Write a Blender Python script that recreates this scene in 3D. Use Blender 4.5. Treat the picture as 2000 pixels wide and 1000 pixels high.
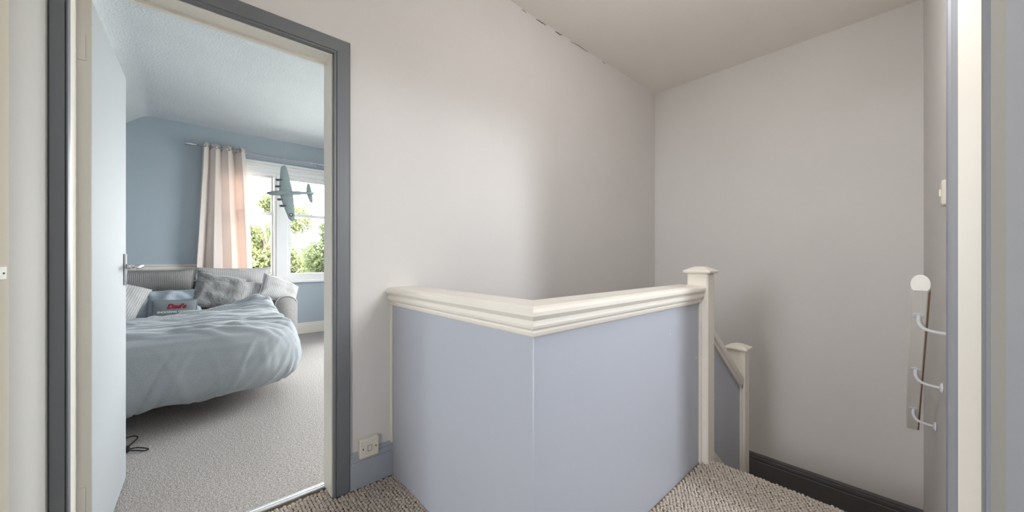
import bpy, bmesh, math, random
import numpy as np
from mathutils import Vector, Matrix, Euler, noise as mnoise

for o in list(bpy.data.objects):
    bpy.data.objects.remove(o, do_unlink=True)
scn = bpy.context.scene
col = scn.collection
PI = math.pi
R = math.radians
random.seed(7)
rng = np.random.default_rng(7)

# ------------------------------------------------------------------ camera
cam_d = bpy.data.cameras.new('camera')
cam = bpy.data.objects.new('camera', cam_d)
col.objects.link(cam)
cam.location = (0, 0, 1.08)
cam.rotation_euler = (R(90), 0, math.atan(776 / 698))
cam_d.sensor_fit = 'HORIZONTAL'
cam_d.sensor_width = 36
cam_d.lens = 36 * 698 / 2000
cam_d.shift_y = 0.003
cam_d.clip_start = 0.01
scn.camera = cam

# ------------------------------------------------------------------ world: bright overcast sky
world = bpy.data.worlds.new('overcast_sky')
scn.world = world
world.use_nodes = True
wn = world.node_tree
bg = wn.nodes['Background']
bg.inputs['Color'].default_value = (0.97, 0.985, 1.0, 1)
bg.inputs['Strength'].default_value = 30.0
vs = scn.view_settings
vs.view_transform = 'Standard'
vs.look = 'None'
vs.gamma = 1
vs.use_curve_mapping = False
vs.exposure = 0.0
scn.cycles.max_bounces = 9
scn.cycles.diffuse_bounces = 6
scn.cycles.glossy_bounces = 4
scn.cycles.transmission_bounces = 8
scn.cycles.transparent_max_bounces = 12
scn.cycles.sample_clamp_indirect = 8
scn.cycles.use_denoising = True
scn.cycles.use_adaptive_sampling = True
scn.cycles.adaptive_threshold = 0.03
scn.cycles.caustics_reflective = False
scn.cycles.caustics_refractive = False

def portal(name, loc, rot, sx, sy):
    l = bpy.data.lights.new(name, 'AREA')
    l.shape = 'RECTANGLE'; l.size = sx; l.size_y = sy
    l.cycles.is_portal = True
    o = bpy.data.objects.new(name, l); col.objects.link(o)
    o.location = loc; o.rotation_euler = rot
    return o
# daylight enters through the windows; portals only guide the sampling of the sky
portal('window_portal', (-6.12, 1.50, 1.53), (0, R(-90), 0), 1.6, 2.6)
portal('window_portal', (2.36, 1.82, 1.95), (0, R(90), 0), 1.4, 0.46)
portal('window_portal', (-0.55, -2.70, 1.62), (R(90), 0, 0), 0.9, 1.15)
portal('window_portal', (0.20, -1.175, 1.05), (0, R(90), 0), 0.9, 0.35)
portal('window_portal', (-3.70, 3.40, 1.55), (R(-90), 0, 0), 1.4, 1.5)

# ------------------------------------------------------------------ helpers
def s2l(c):
    c = c / 255.0
    return c / 12.92 if c <= 0.04045 else ((c + 0.055) / 1.055) ** 2.4
def rgb(r, g, b): return (s2l(r), s2l(g), s2l(b), 1)

MATS = {}
def mat(name, colr, rough=0.6, spec=0.4, metal=0.0, var=0.04, vscale=6, bump=0.0, bscale=60, bdist=0.002,
        kind='noise', trans=None, sheen=0.0, chips=None):
    m = bpy.data.materials.new(name); m.use_nodes = True
    nt = m.node_tree; N = nt.nodes; L = nt.links
    b = N['Principled BSDF']; out = N['Material Output']
    tc = N.new('ShaderNodeTexCoord')
    nz = N.new('ShaderNodeTexNoise'); nz.inputs['Scale'].default_value = vscale; nz.inputs['Detail'].default_value = 4
    L.new(tc.outputs['Object'], nz.inputs['Vector'])
    mx = N.new('ShaderNodeMix'); mx.data_type = 'RGBA'
    lo = tuple(max(0, c * (1 - var)) for c in colr[:3]) + (1,)
    hi = tuple(min(1, c * (1 + var)) for c in colr[:3]) + (1,)
    mx.inputs['A'].default_value = lo; mx.inputs['B'].default_value = hi
    L.new(nz.outputs['Fac'], mx.inputs['Factor'])
    csock = mx.outputs['Result']
    if chips:
        n2 = N.new('ShaderNodeTexNoise'); n2.inputs['Scale'].default_value = chips[0]; n2.inputs['Detail'].default_value = 2
        L.new(tc.outputs['Object'], n2.inputs['Vector'])
        rp = N.new('ShaderNodeValToRGB'); rp.color_ramp.elements[0].position = chips[1]; rp.color_ramp.elements[1].position = chips[1] + 0.01
        L.new(n2.outputs['Fac'], rp.inputs['Fac'])
        m2 = N.new('ShaderNodeMix'); m2.data_type = 'RGBA'
        L.new(rp.outputs['Color'], m2.inputs['Factor']); L.new(csock, m2.inputs['A']); m2.inputs['B'].default_value = chips[2]
        csock = m2.outputs['Result']
    L.new(csock, b.inputs['Base Color'])
    b.inputs['Roughness'].default_value = rough
    b.inputs['Specular IOR Level'].default_value = spec
    b.inputs['Metallic'].default_value = metal
    if sheen:
        b.inputs['Sheen Weight'].default_value = sheen
    if bump:
        if kind == 'noise':
            t = N.new('ShaderNodeTexNoise'); t.inputs['Scale'].default_value = bscale; t.inputs['Detail'].default_value = 5; h = t.outputs['Fac']
        elif kind == 'voronoi':
            t = N.new('ShaderNodeTexVoronoi'); t.inputs['Scale'].default_value = bscale; h = t.outputs['Distance']
        L.new(tc.outputs['Object'], t.inputs['Vector'])
        bp = N.new('ShaderNodeBump'); bp.inputs['Strength'].default_value = bump; bp.inputs['Distance'].default_value = bdist
        L.new(h, bp.inputs['Height']); L.new(bp.outputs['Normal'], b.inputs['Normal'])
    if trans:
        tr = N.new('ShaderNodeBsdfTranslucent'); tr.inputs['Color'].default_value = trans[1]
        ms = N.new('ShaderNodeMixShader'); ms.inputs['Fac'].default_value = trans[0]
        L.new(b.outputs['BSDF'], ms.inputs[1]); L.new(tr.outputs['BSDF'], ms.inputs[2]); L.new(ms.outputs['Shader'], out.inputs['Surface'])
    MATS[name] = m
    return m

def stripe_mat(name, c1, c2, axis='X', scale=40, rough=0.9, dist=2.0):
    m = bpy.data.materials.new(name); m.use_nodes = True
    nt = m.node_tree; N = nt.nodes; L = nt.links; b = N['Principled BSDF']
    tc = N.new('ShaderNodeTexCoord')
    w = N.new('ShaderNodeTexWave'); w.wave_type = 'BANDS'; w.bands_direction = axis
    w.inputs['Scale'].default_value = scale; w.inputs['Distortion'].default_value = dist
    w.inputs['Detail'].default_value = 3; w.inputs['Detail Scale'].default_value = 3
    L.new(tc.outputs['Object'], w.inputs['Vector'])
    n = N.new('ShaderNodeTexNoise'); n.inputs['Scale'].default_value = 120; n.inputs['Detail'].default_value = 3
    L.new(tc.outputs['Object'], n.inputs['Vector'])
    ma = N.new('ShaderNodeMath'); ma.operation = 'MULTIPLY_ADD'; ma.inputs[1].default_value = 0.6
    L.new(w.outputs['Fac'], ma.inputs[0])
    m3 = N.new('ShaderNodeMath'); m3.operation = 'MULTIPLY'; m3.inputs[1].default_value = 0.4; L.new(n.outputs['Fac'], m3.inputs[0])
    L.new(m3.outputs[0], ma.inputs[2])
    mx = N.new('ShaderNodeMix'); mx.data_type = 'RGBA'; mx.inputs['A'].default_value = c1; mx.inputs['B'].default_value = c2
    L.new(ma.outputs[0], mx.inputs['Factor']); L.new(mx.outputs['Result'], b.inputs['Base Color'])
    b.inputs['Roughness'].default_value = rough; b.inputs['Specular IOR Level'].default_value = 0.1
    bp = N.new('ShaderNodeBump'); bp.inputs['Strength'].default_value = 0.5; bp.inputs['Distance'].default_value = 0.003
    L.new(ma.outputs[0], bp.inputs['Height']); L.new(bp.outputs['Normal'], b.inputs['Normal'])
    MATS[name] = m
    return m

def carpet_mat(name, c1, c2, scale, bscale, bd):
    m = bpy.data.materials.new(name); m.use_nodes = True
    nt = m.node_tree; N = nt.nodes; L = nt.links; b = N['Principled BSDF']
    tc = N.new('ShaderNodeTexCoord')
    n = N.new('ShaderNodeTexNoise'); n.inputs['Scale'].default_value = scale; n.inputs['Detail'].default_value = 6; n.inputs['Roughness'].default_value = 0.75
    L.new(tc.outputs['Object'], n.inputs['Vector'])
    rp = N.new('ShaderNodeValToRGB'); rp.color_ramp.elements[0].position = 0.32; rp.color_ramp.elements[1].position = 0.68
    rp.color_ramp.elements[0].color = c1; rp.color_ramp.elements[1].color = c2
    L.new(n.outputs['Fac'], rp.inputs['Fac']); L.new(rp.outputs['Color'], b.inputs['Base Color'])
    b.inputs['Roughness'].default_value = 0.95; b.inputs['Specular IOR Level'].default_value = 0.05
    t = N.new('ShaderNodeTexNoise'); t.inputs['Scale'].default_value = bscale; t.inputs['Detail'].default_value = 4
    L.new(tc.outputs['Object'], t.inputs['Vector'])
    bp = N.new('ShaderNodeBump'); bp.inputs['Strength'].default_value = 0.9; bp.inputs['Distance'].default_value = bd
    L.new(t.outputs['Fac'], bp.inputs['Height']); L.new(bp.outputs['Normal'], b.inputs['Normal'])
    MATS[name] = m
    return m

CHIP = rgb(225, 222, 218)
mat('wall_white', rgb(222, 219, 217), 0.75, 0.25, var=0.03, vscale=2.2, bump=0.25, bscale=35, bdist=0.003)
mat('ceiling_white', rgb(240, 235, 229), 0.85, 0.2, var=0.03, vscale=1.5, bump=0.2, bscale=30, bdist=0.003)
mat('bed_ceiling', rgb(222, 226, 230), 0.85, 0.2, var=0.04, vscale=5, bump=0.8, bscale=70, bdist=0.006)
mat('wall_offwhite', rgb(182, 180, 175), 0.95, 0.08, var=0.02, vscale=3, bump=0.15, bscale=40)
mat('cream', rgb(206, 200, 184), 0.95, 0.08, var=0.02, bump=0.1, bscale=30)
mat('grey_panel', rgb(184, 188, 199), 0.5, 0.4, var=0.02, vscale=4, bump=0.12, bscale=25, bdist=0.002, chips=(26, 0.775, CHIP))
mat('grey_trim', rgb(112, 115, 120), 0.38, 0.5, var=0.03, vscale=8, bump=0.2, bscale=30, bdist=0.002)
mat('grey_arch', rgb(150, 153, 160), 0.45, 0.4, var=0.03, vscale=8, bump=0.2, bscale=30, bdist=0.002)
mat('grey_skirt', rgb(166, 172, 183), 0.42, 0.45, var=0.03, vscale=8, bump=0.2, bscale=30, bdist=0.002, chips=(45, 0.76, CHIP))
mat('shaded_skirt', rgb(92, 92, 94), 0.4, 0.45, var=0.05, vscale=8, bump=0.1, bscale=30)  # same grey skirting paint, with the stairwell shade put into the colour
mat('white_trim', rgb(236, 231, 222), 0.35, 0.45, var=0.02, vscale=8, bump=0.15, bscale=25, bdist=0.002)
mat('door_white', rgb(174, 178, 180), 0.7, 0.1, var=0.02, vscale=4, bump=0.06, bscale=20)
mat('door_edge', rgb(206, 203, 194), 0.45, 0.4, var=0.03, vscale=10, bump=0.1, bscale=30)
mat('blue_wall', rgb(176, 187, 196), 0.75, 0.25, var=0.03, vscale=2, bump=0.2, bscale=40, bdist=0.003)
mat('bluegrey_paint', rgb(196, 201, 210), 0.5, 0.4, var=0.03, vscale=6, bump=0.1, bscale=30)
mat('beige_paint', rgb(196, 194, 188), 0.5, 0.4, var=0.04, vscale=10, bump=0.2, bscale=40)
mat('window_white', rgb(238, 238, 238), 0.35, 0.45, var=0.01, bump=0.05, bscale=30)
mat('chrome', rgb(205, 205, 208), 0.18, 0.5, 1.0, var=0.02)
mat('aluminium', rgb(225, 227, 232), 0.3, 0.5, 0.6, var=0.02)
mat('plastic_cream', rgb(226, 221, 208), 0.35, 0.45, var=0.01)
mat('screw_dark', rgb(50, 46, 42), 0.6, 0.3, var=0.05)
mat('bracket_white', rgb(232, 232, 236), 0.35, 0.5, var=0.02)
mat('rail_white', rgb(240, 237, 230), 0.4, 0.45, var=0.05, vscale=14, bump=0.2, bscale=30)
mat('rail_wood', rgb(140, 112, 88), 0.6, 0.3, var=0.2, vscale=20)
mat('black_plastic', rgb(32, 33, 36), 0.5, 0.4, var=0.05)
mat('duvet', rgb(162, 168, 172), 0.9, 0.1, var=0.22, vscale=170, bump=0.35, bscale=220, bdist=0.0015, sheen=0.25)
mat('pillow_blue', rgb(172, 183, 193), 0.85, 0.1, var=0.06, vscale=30, bump=0.5, bscale=18, bdist=0.01, sheen=0.2)
mat('fur', rgb(134, 133, 133), 0.95, 0.05, var=0.14, vscale=60, bump=0.9, bscale=22, bdist=0.02, sheen=0.5)
mat('cushion_grey', rgb(128, 134, 138), 0.9, 0.1, var=0.12, vscale=140, bump=0.3, bscale=160)
mat('letter_red', rgb(150, 40, 52), 0.8, 0.1, var=0.05)
mat('letter_white', rgb(235, 238, 240), 0.8, 0.1, var=0.02)
mat('mattress_cloth', rgb(190, 190, 188), 0.9, 0.1, var=0.05)
mat('curtain', rgb(240, 233, 228), 0.85, 0.1, var=0.03, vscale=40, bump=0.2, bscale=150, trans=(0.26, rgb(240, 220, 208)))
mat('plane_grey', rgb(150, 163, 164), 0.5, 0.4, var=0.06, vscale=40)
mat('plane_dark', rgb(82, 92, 94), 0.5, 0.4, var=0.06, vscale=40)
mat('star_navy', rgb(38, 46, 70), 0.6, 0.3, var=0.02)
mat('star_white', rgb(235, 235, 235), 0.6, 0.3, var=0.02)
mat('thread', rgb(230, 230, 230), 0.5, 0.3, var=0.02)
mat('bark', rgb(110, 96, 82), 0.9, 0.1, var=0.2, vscale=12, bump=0.6, bscale=20, bdist=0.02)
mat('leaf_a', rgb(84, 88, 58), 0.7, 0.2, var=0.4, vscale=1.6, trans=(0.3, rgb(96, 102, 62)))
mat('leaf_b', rgb(74, 82, 56), 0.7, 0.2, var=0.4, vscale=1.6, trans=(0.3, rgb(88, 96, 60)))
mat('lawn', rgb(150, 150, 142), 0.95, 0.1, var=0.25, vscale=3, bump=0.5, bscale=40, bdist=0.02)
mat('crack_dark', rgb(110, 102, 94), 0.9, 0.1, var=0.2, vscale=80)
stripe_mat('sofa_cloth', rgb(104, 102, 102), rgb(176, 173, 170), 'X', 22)
stripe_mat('sofa_cloth_light', rgb(158, 157, 157), rgb(208, 206, 204), 'X', 18)
stripe_mat('sofa_cloth_y', rgb(116, 114, 113), rgb(182, 179, 176), 'Y', 22)
carpet_mat('bed_carpet', rgb(138, 131, 126), rgb(216, 211, 207), 90, 160, 0.01)
carpet_mat('carpet_backing', rgb(98, 84, 70), rgb(140, 126, 112), 130, 300, 0.003)
carpet_mat('loop_carpet', rgb(158, 144, 130), rgb(222, 213, 204), 130, 300, 0.003)

glass = bpy.data.materials.new('glass'); glass.use_nodes = True
gn = glass.node_tree; gN = gn.nodes
gt = gN.new('ShaderNodeBsdfTransparent'); gt.inputs['Color'].default_value = (0.97, 0.98, 0.98, 1)
gg = gN.new('ShaderNodeBsdfGlossy'); gg.inputs['Roughness'].default_value = 0.02
gf = gN.new('ShaderNodeFresnel'); gf.inputs['IOR'].default_value = 1.3
gm = gN.new('ShaderNodeMixShader')
gn.links.new(gf.outputs[0], gm.inputs[0]); gn.links.new(gt.outputs[0], gm.inputs[1]); gn.links.new(gg.outputs[0], gm.inputs[2])
gn.links.new(gm.outputs[0], gN['Material Output'].inputs['Surface'])
MATS['glass'] = glass

def link_mesh(name, me, m, parent=None, smooth=False):
    o = bpy.data.objects.new(name, me); col.objects.link(o)
    if m: me.materials.append(MATS[m])
    if smooth:
        for p in me.polygons: p.use_smooth = True
    if parent: o.parent = parent
    return o
def obj(name, bm, m, parent=None, smooth=False, bevel=0):
    bmesh.ops.recalc_face_normals(bm, faces=bm.faces)
    me = bpy.data.meshes.new(name); bm.to_mesh(me); bm.free()
    o = link_mesh(name, me, m, parent, smooth)
    if bevel:
        b = o.modifiers.new('bevel', 'BEVEL'); b.width = bevel; b.segments = 2; b.limit_method = 'ANGLE'; b.angle_limit = R(40)
    return o
def pyobj(name, V, F, m, parent=None, smooth=False):
    me = bpy.data.meshes.new(name); me.from_pydata([tuple(v) for v in V], [], [tuple(f) for f in F]); me.update()
    return link_mesh(name, me, m, parent, smooth)
def tag(o, label=None, cat=None, group=None, kind=None):
    if label: o['label'] = label
    if cat: o['category'] = cat
    if group: o['group'] = group
    if kind: o['kind'] = kind
    return o
def thing(name, label, cat, loc=(0, 0, 0), rot=(0, 0, 0), group=None):
    o = bpy.data.objects.new(name, None); col.objects.link(o)
    o.location = loc; o.rotation_euler = rot; o.empty_display_size = 0.1
    return tag(o, label, cat, group)
def struct_root(name, loc=(0, 0, 0)):
    o = bpy.data.objects.new(name, None); col.objects.link(o); o.location = loc; o['kind'] = 'structure'
    return o
def bx(bm, x0, x1, y0, y1, z0, z1):
    v = [bm.verts.new(p) for p in ((x0, y0, z0), (x1, y0, z0), (x1, y1, z0), (x0, y1, z0), (x0, y0, z1), (x1, y0, z1), (x1, y1, z1), (x0, y1, z1))]
    for f in ((0, 3, 2, 1), (4, 5, 6, 7), (0, 1, 5, 4), (1, 2, 6, 5), (2, 3, 7, 6), (3, 0, 4, 7)):
        bm.faces.new([v[i] for i in f])
    return bm
def box(*a): return bx(bmesh.new(), *a)
def boxes(l):
    bm = bmesh.new()
    for a in l: bx(bm, *a)
    return bm
def loft(bm, rings, closed=True, caps=True):
    vr = [[bm.verts.new(p) for p in r] for r in rings]
    n = len(vr[0])
    for a, b in zip(vr[:-1], vr[1:]):
        for i in range(n if closed else n - 1):
            j = (i + 1) % n
            bm.faces.new((a[i], a[j], b[j], b[i]))
    if caps and closed:
        bm.faces.new(list(reversed(vr[0]))); bm.faces.new(vr[-1])
    return bm
def tube(bm, pts, r, n=10, caps=True):
    pts = [Vector(p) for p in pts]
    rs = r if isinstance(r, (list, tuple)) else [r] * len(pts)
    rings = []
    up = None
    for i, p in enumerate(pts):
        d = (pts[min(i + 1, len(pts) - 1)] - pts[max(i - 1, 0)]).normalized()
        if up is None:
            up = Vector((0, 0, 1)) if abs(d.z) < 0.9 else Vector((1, 0, 0))
        s = d.cross(up).normalized(); up = s.cross(d).normalized()
        rings.append([p + (s * math.cos(2 * PI * k / n) + up * math.sin(2 * PI * k / n)) * rs[i] for k in range(n)])
    return loft(bm, rings, True, caps)
def lathe(bm, prof, axis_o, axis_d, n=20):
    # prof: (distance along axis, radius)
    o = Vector(axis_o); d = Vector(axis_d).normalized()
    a = d.orthogonal().normalized(); b = d.cross(a)
    rings = [[o + d * t + (a * math.cos(2 * PI * k / n) + b * math.sin(2 * PI * k / n)) * max(r, 1e-4) for k in range(n)] for t, r in prof]
    return loft(bm, rings)
def extrude_prof(prof, p0, p1, out0, out1):
    # profile (offset, z) swept from p0 to p1 (xy); out0/out1 are xy offset directions at each end (mitred)
    bm = bmesh.new()
    rings = []
    for p, o in ((p0, out0), (p1, out1)):
        rings.append([Vector((p[0] + o[0] * a, p[1] + o[1] * a, z)) for a, z in prof])
    return loft(bm, rings)
def smooth_path(P, n=8):
    P = [Vector(p) for p in P]; out = []
    for i in range(len(P) - 1):
        p0 = P[max(i - 1, 0)]; p1 = P[i]; p2 = P[i + 1]; p3 = P[min(i + 2, len(P) - 1)]
        for k in range(n):
            t = k / n
            out.append(0.5 * ((2 * p1) + (-p0 + p2) * t + (2 * p0 - 5 * p1 + 4 * p2 - p3) * t * t + (-p0 + 3 * p1 - 3 * p2 + p3) * t ** 3))
    out.append(P[-1]); return out
def struct(name, bm, m, parent=None, **k):
    o = obj(name, bm, m, parent, **k)
    if parent is None: o['kind'] = 'structure'
    return o

FILL_LAMP = 49.0      # brightness of the added fill globe over the landing
SIDE_FILL = 235.0  # brightness of the added side-room globe
# ------------------------------------------------------------------ key planes (metres, landing floor z = 0)
XA, XA2 = -1.75, -1.87          # wall with the bedroom door: landing face, bedroom face
YB = 3.55                       # back wall of the stairs
CEIL = 2.775
XC = 0.104                      # wall with the near doorway
DO0, DO1 = 1.0, 1.82            # near doorway opening
YH, XH = 0.757, -0.748          # half wall faces
BY0, BY1, BX = -1.4, 3.3, -5.9  # bedroom extents
OY0, OY1, OZ = -0.283, 0.474, 2.003   # bedroom door opening

# ------------------------------------------------------------------ structure: walls
struct('wall_left', boxes([
    (XA2, XA, -1.5, OY0 - 0.03, -0.02, 2.9), (XA2, XA, OY0 - 0.03, OY1 + 0.03, OZ + 0.03, 2.9),
    (XA2, XA, OY1 + 0.03, YB + 0.12, -0.02, 2.9), (XA2, XA, YH, YB + 0.12, -2.9, -0.02)]), 'wall_white')
struct('wall_back', box(XA, 0.3, YB, YB + 0.12, -2.9, 2.9), 'wall_white')
# right wall: straight round the doorway, then running slightly inwards along the stairs
bm = boxes([(XC, XC + 0.12, -1.0, DO0 - 0.03, -0.02, 2.9), (XC, XC + 0.12, -2.72, -1.35, -0.02, 2.9), (XC, XC + 0.12, -1.35, -1.0, -0.02, .6), (XC, XC + 0.12, -1.35, -1.0, 1.5, 2.9), (XC, XC + 0.12, DO0 - 0.03, DO1 + 0.03, 2.03, 2.9), (XC, XC + 0.12, DO1 + 0.03, 1.9, -0.02, 2.9)])
loft(bm, [[(XC, 1.9, z), (XC + 0.12, 1.9, z), (XC + 0.12, YB, z), (0.062, YB, z)] for z in (-2.9, 2.9)])
struct('wall_right', bm, 'wall_white')
# stub wall beside the bedroom door and the passage behind it
struct('wall_stub', boxes([(XA, -1.22, -0.44, -0.32, 0, 2.9), (-1.34, -1.22, -2.6, -0.44, 0, 2.9)]), 'wall_offwhite')
struct('wall_passage', boxes([(-1.42, 0.224, -2.72, -2.6, 0, 1.05), (-1.42, 0.224, -2.72, -2.6, 2.2, 2.9),
    (-1.42, -1.0, -2.72, -2.6, 1.05, 2.2), (-0.1, 0.224, -2.72, -2.6, 1.05, 2.2)]), 'wall_white')
struct('ceiling', boxes([(XA, 0.3, -2.7, YB + 0.1, CEIL, CEIL + 0.1)]), 'ceiling_white')
struct('floor', boxes([(XA2 + 0.02, XC, -2.6, YH, -0.25, -0.004), (XH, XC, YH, 2.085, -0.25, -0.004)]), 'carpet_backing')
# room behind the near doorway
struct('floor_side_room', box(XC, 2.3, -0.4, 3.6, -0.25, -0.004), 'bed_carpet')
struct('ceiling_side_room', box(XC + 0.12, 2.32, -0.4, 3.6, 2.775, 2.88), 'ceiling_white')
struct('wall_side_room_near', box(XC + 0.12, 2.32, -0.5, -0.4, 0, 2.8), 'wall_white')
struct('wall_side_room_far', box(XC + 0.12, 2.32, 3.55, 3.67, 0, 2.8), 'wall_white')
struct('wall_side_room_window', boxes([(2.2, 2.32, -0.4, 3.6, 0, 1.25), (2.2, 2.32, -0.4, 3.6, 2.65, 2.88), (2.2, 2.32, -0.4, 1.60, 1.25, 2.65), (2.2, 2.32, 2.04, 3.6, 1.25, 2.65)]), 'wall_white')

# bedroom shell
struct('floor_bedroom', box(BX, XA2 + 0.02, BY0, BY1, -0.25, 0.0), 'bed_carpet')
WY0, WY1, WZ0, WZ1 = 0.30, 2.70, 0.775, 2.29
struct('wall_window', boxes([(BX - 0.2, BX, BY0, BY1, -0.1, WZ0), (BX - 0.2, BX, BY0, BY1, WZ1, 2.9), (BX - 0.2, BX, BY0, WY0, WZ0, WZ1), (BX - 0.2, BX, WY1, BY1, WZ0, WZ1)]), 'blue_wall')
struct('wall_bedroom_left', box(BX, XA2, BY0 - 0.12, BY0, 0, 2.9), 'blue_wall')
struct('wall_bedroom_right', boxes([(BX, XA2, BY1, BY1 + 0.12, 0, .8), (BX, XA2, BY1, BY1 + 0.12, 2.3, 2.9), (BX, -4.4, BY1, BY1 + 0.12, .8, 2.3), (-3.0, XA2, BY1, BY1 + 0.12, .8, 2.3)]), 'blue_wall')
# ceiling: flat part, soft bend, slope down to the left
prof = [(BY1, 2.74)]
for k in range(9):
    t = k / 8; a = R(40) * t; r = 0.22
    yc = -0.39 + r * math.tan(R(20)); prof.append((yc - r * math.sin(a), 2.74 - r * (1 - math.cos(a))))
yl, zl = prof[-1]; prof.append((BY0, zl - (yl - BY0) * math.tan(R(40))))
prof += [(BY0, 2.95), (BY1, 2.95)]
bm = bmesh.new(); loft(bm, [[(x, y, z) for y, z in prof] for x in (BX, XA2)])
struct('ceiling_bedroom', bm, 'bed_ceiling')

# hairline cracks where the landing wall meets the ceiling
def crack(y0, y1, w):
    V = []; n = 7
    for k in range(n):
        t = k / (n - 1); y = y0 + (y1 - y0) * t; j = random.uniform(-.004, .004)
        ww = w * (0.3 + math.sin(PI * t))
        V += [(XA + 0.0015, y, CEIL - .012 + j - ww), (XA + 0.0015, y, CEIL - .012 + j + ww)]
    F = [(2 * k, 2 * k + 1, 2 * k + 3, 2 * k + 2) for k in range(n - 1)]
    o = pyobj('crack', V, F, 'crack_dark', bpy.data.objects['wall_left'])
    so = o.modifiers.new('solid', 'SOLIDIFY'); so.thickness = 0.002
for a in ((1.80, 1.90, .0022), (2.0, 2.08, .003), (2.18, 2.40, .0013), (2.60, 2.66, .0012), (1.66, 1.70, .001)): crack(*a)

# ------------------------------------------------------------------ stairs going down beyond the landing
st = struct_root('stairs')
RISE, GO = 0.19, 0.20
for k in range(1, 4):
    y0 = 2.10 + (k - 1) * GO
    obj('tread', box(XH - 0.02, XC, y0 - 0.02, y0 + GO + 0.01, -RISE * k - 0.19, -RISE * k), 'loop_carpet', st, bevel=0.015)
obj('quarter_landing', box(XH - 0.06, XC, 2.70, YB, -0.96, -0.76), 'loop_carpet', st)
obj('quarter_landing', box(XA, XH - 0.06, 2.70, YB, -1.15, -0.95), 'loop_carpet', st)
for k in range(1, 9):
    y1 = 2.70 - (k - 1) * 0.22
    obj('tread', box(XA, XH - 0.11, y1 - 0.24, y1 + 0.02, -0.95 - RISE * k - 0.19, -0.95 - RISE * k), 'loop_carpet', st, bevel=0.015)
obj('closing_floor', box(XA, XC, 0.6, YB, -2.9, -2.8), 'loop_carpet', st)
obj('closing_panel', box(XA, XH - .1, YH + .1, YH + .14, -2.8, -0.25), 'wall_white', st)
obj('spandrel_panel', boxes([(XH - 0.1, XH - 0.06, 2.1, 2.70, -2.8, -0.3), (XH - 0.1, XH - 0.06, YH + .1, 2.1, -2.8, -0.25)]), 'wall_white', st)

# ------------------------------------------------------------------ loop-pile carpet of the landing: real loops
def loop_field():
    P = 0.0165
    dome = []
    ringn = 6
    for rr, zz in ((0.50, -0.15), (0.44, 0.55), (0.2, 0.95)):
        for k in range(ringn):
            a = 2 * PI * k / ringn
            dome.append((rr * math.cos(a), rr * math.sin(a), zz))
    dome.append((0, 0, 1.0))
    faces = []
    for r_ in range(2):
        for k in range(ringn):
            j = (k + 1) % ringn
            faces.append((r_ * ringn + k, r_ * ringn + j, (r_ + 1) * ringn + j, (r_ + 1) * ringn + k))
    tri = [(2 * ringn + k, 2 * ringn + (k + 1) % ringn, 3 * ringn) for k in range(ringn)]
    dome = np.array(dome); nd = len(dome)
    pts = []
    row = 0; y = -0.6
    while y < 2.10:
        x = XA2 + 0.035 + (P / 2 if row % 2 else 0)
        while x < XC:
            ok = (y < YH and (x > XA + 0.02 or OY0 < y < OY1)) or (y >= YH and x > XH + 0.004)
            ok = ok and (x > XA + 0.005 or (x > XA2 + 0.035)) and not (x < -1.30 and y < -0.30)
            if ok and (-.72 * x + .69 * y) > .55: pts.append((x, y))
            x += P
        y += P * 0.9; row += 1
    pts = np.array(pts)
    n = len(pts)
    pts = pts + rng.normal(0, 0.0012, pts.shape)
    sx = rng.uniform(0.95, 1.25, n) * P; sy = rng.uniform(0.85, 1.1, n) * P; sz = rng.uniform(0.007, 0.012, n)
    ang = rng.uniform(0, PI, n)
    V = np.zeros((n, nd, 3))
    dx = dome[None, :, 0] * sx[:, None]; dy = dome[None, :, 1] * sy[:, None]
    V[:, :, 0] = pts[:, None, 0] + dx * np.cos(ang)[:, None] - dy * np.sin(ang)[:, None]
    V[:, :, 1] = pts[:, None, 1] + dx * np.sin(ang)[:, None] + dy * np.cos(ang)[:, None]
    V[:, :, 2] = dome[None, :, 2] * sz[:, None] - 0.006
    over = np.clip(V[:, :, 1] - 2.075, 0, None)            # the pile rolls over the top nosing
    V[:, :, 2] -= over * over * 14
    base = (np.arange(n) * nd)[:, None, None]
    Q = (np.array(faces)[None] + base).reshape(-1, 4); T = (np.array(tri)[None] + base).reshape(-1, 3)
    o = pyobj('loop_pile_carpet', V.reshape(-1, 3).tolist(), Q.tolist() + T.tolist(), 'loop_carpet', smooth=True)
    tag(o, 'beige looped pile carpet covering the landing floor', 'carpet', kind='stuff')
loop_field()
# rounded nosing under the pile
bm = bmesh.new()
loft(bm, [[(x, 2.07 + 0.035 * math.sin(a), -0.036 + 0.035 * math.cos(a)) for a in np.linspace(0, PI, 9)] for x in (XH + .04, XC)])
tag(obj('stair_nosing', bm, 'loop_carpet', smooth=True), 'carpeted rounded nosing at the top of the stairs', 'stair nosing')
bpy.data.objects['stair_nosing'].parent = st
for k_ in ('label', 'category'): del bpy.data.objects['stair_nosing'][k_]

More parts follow.
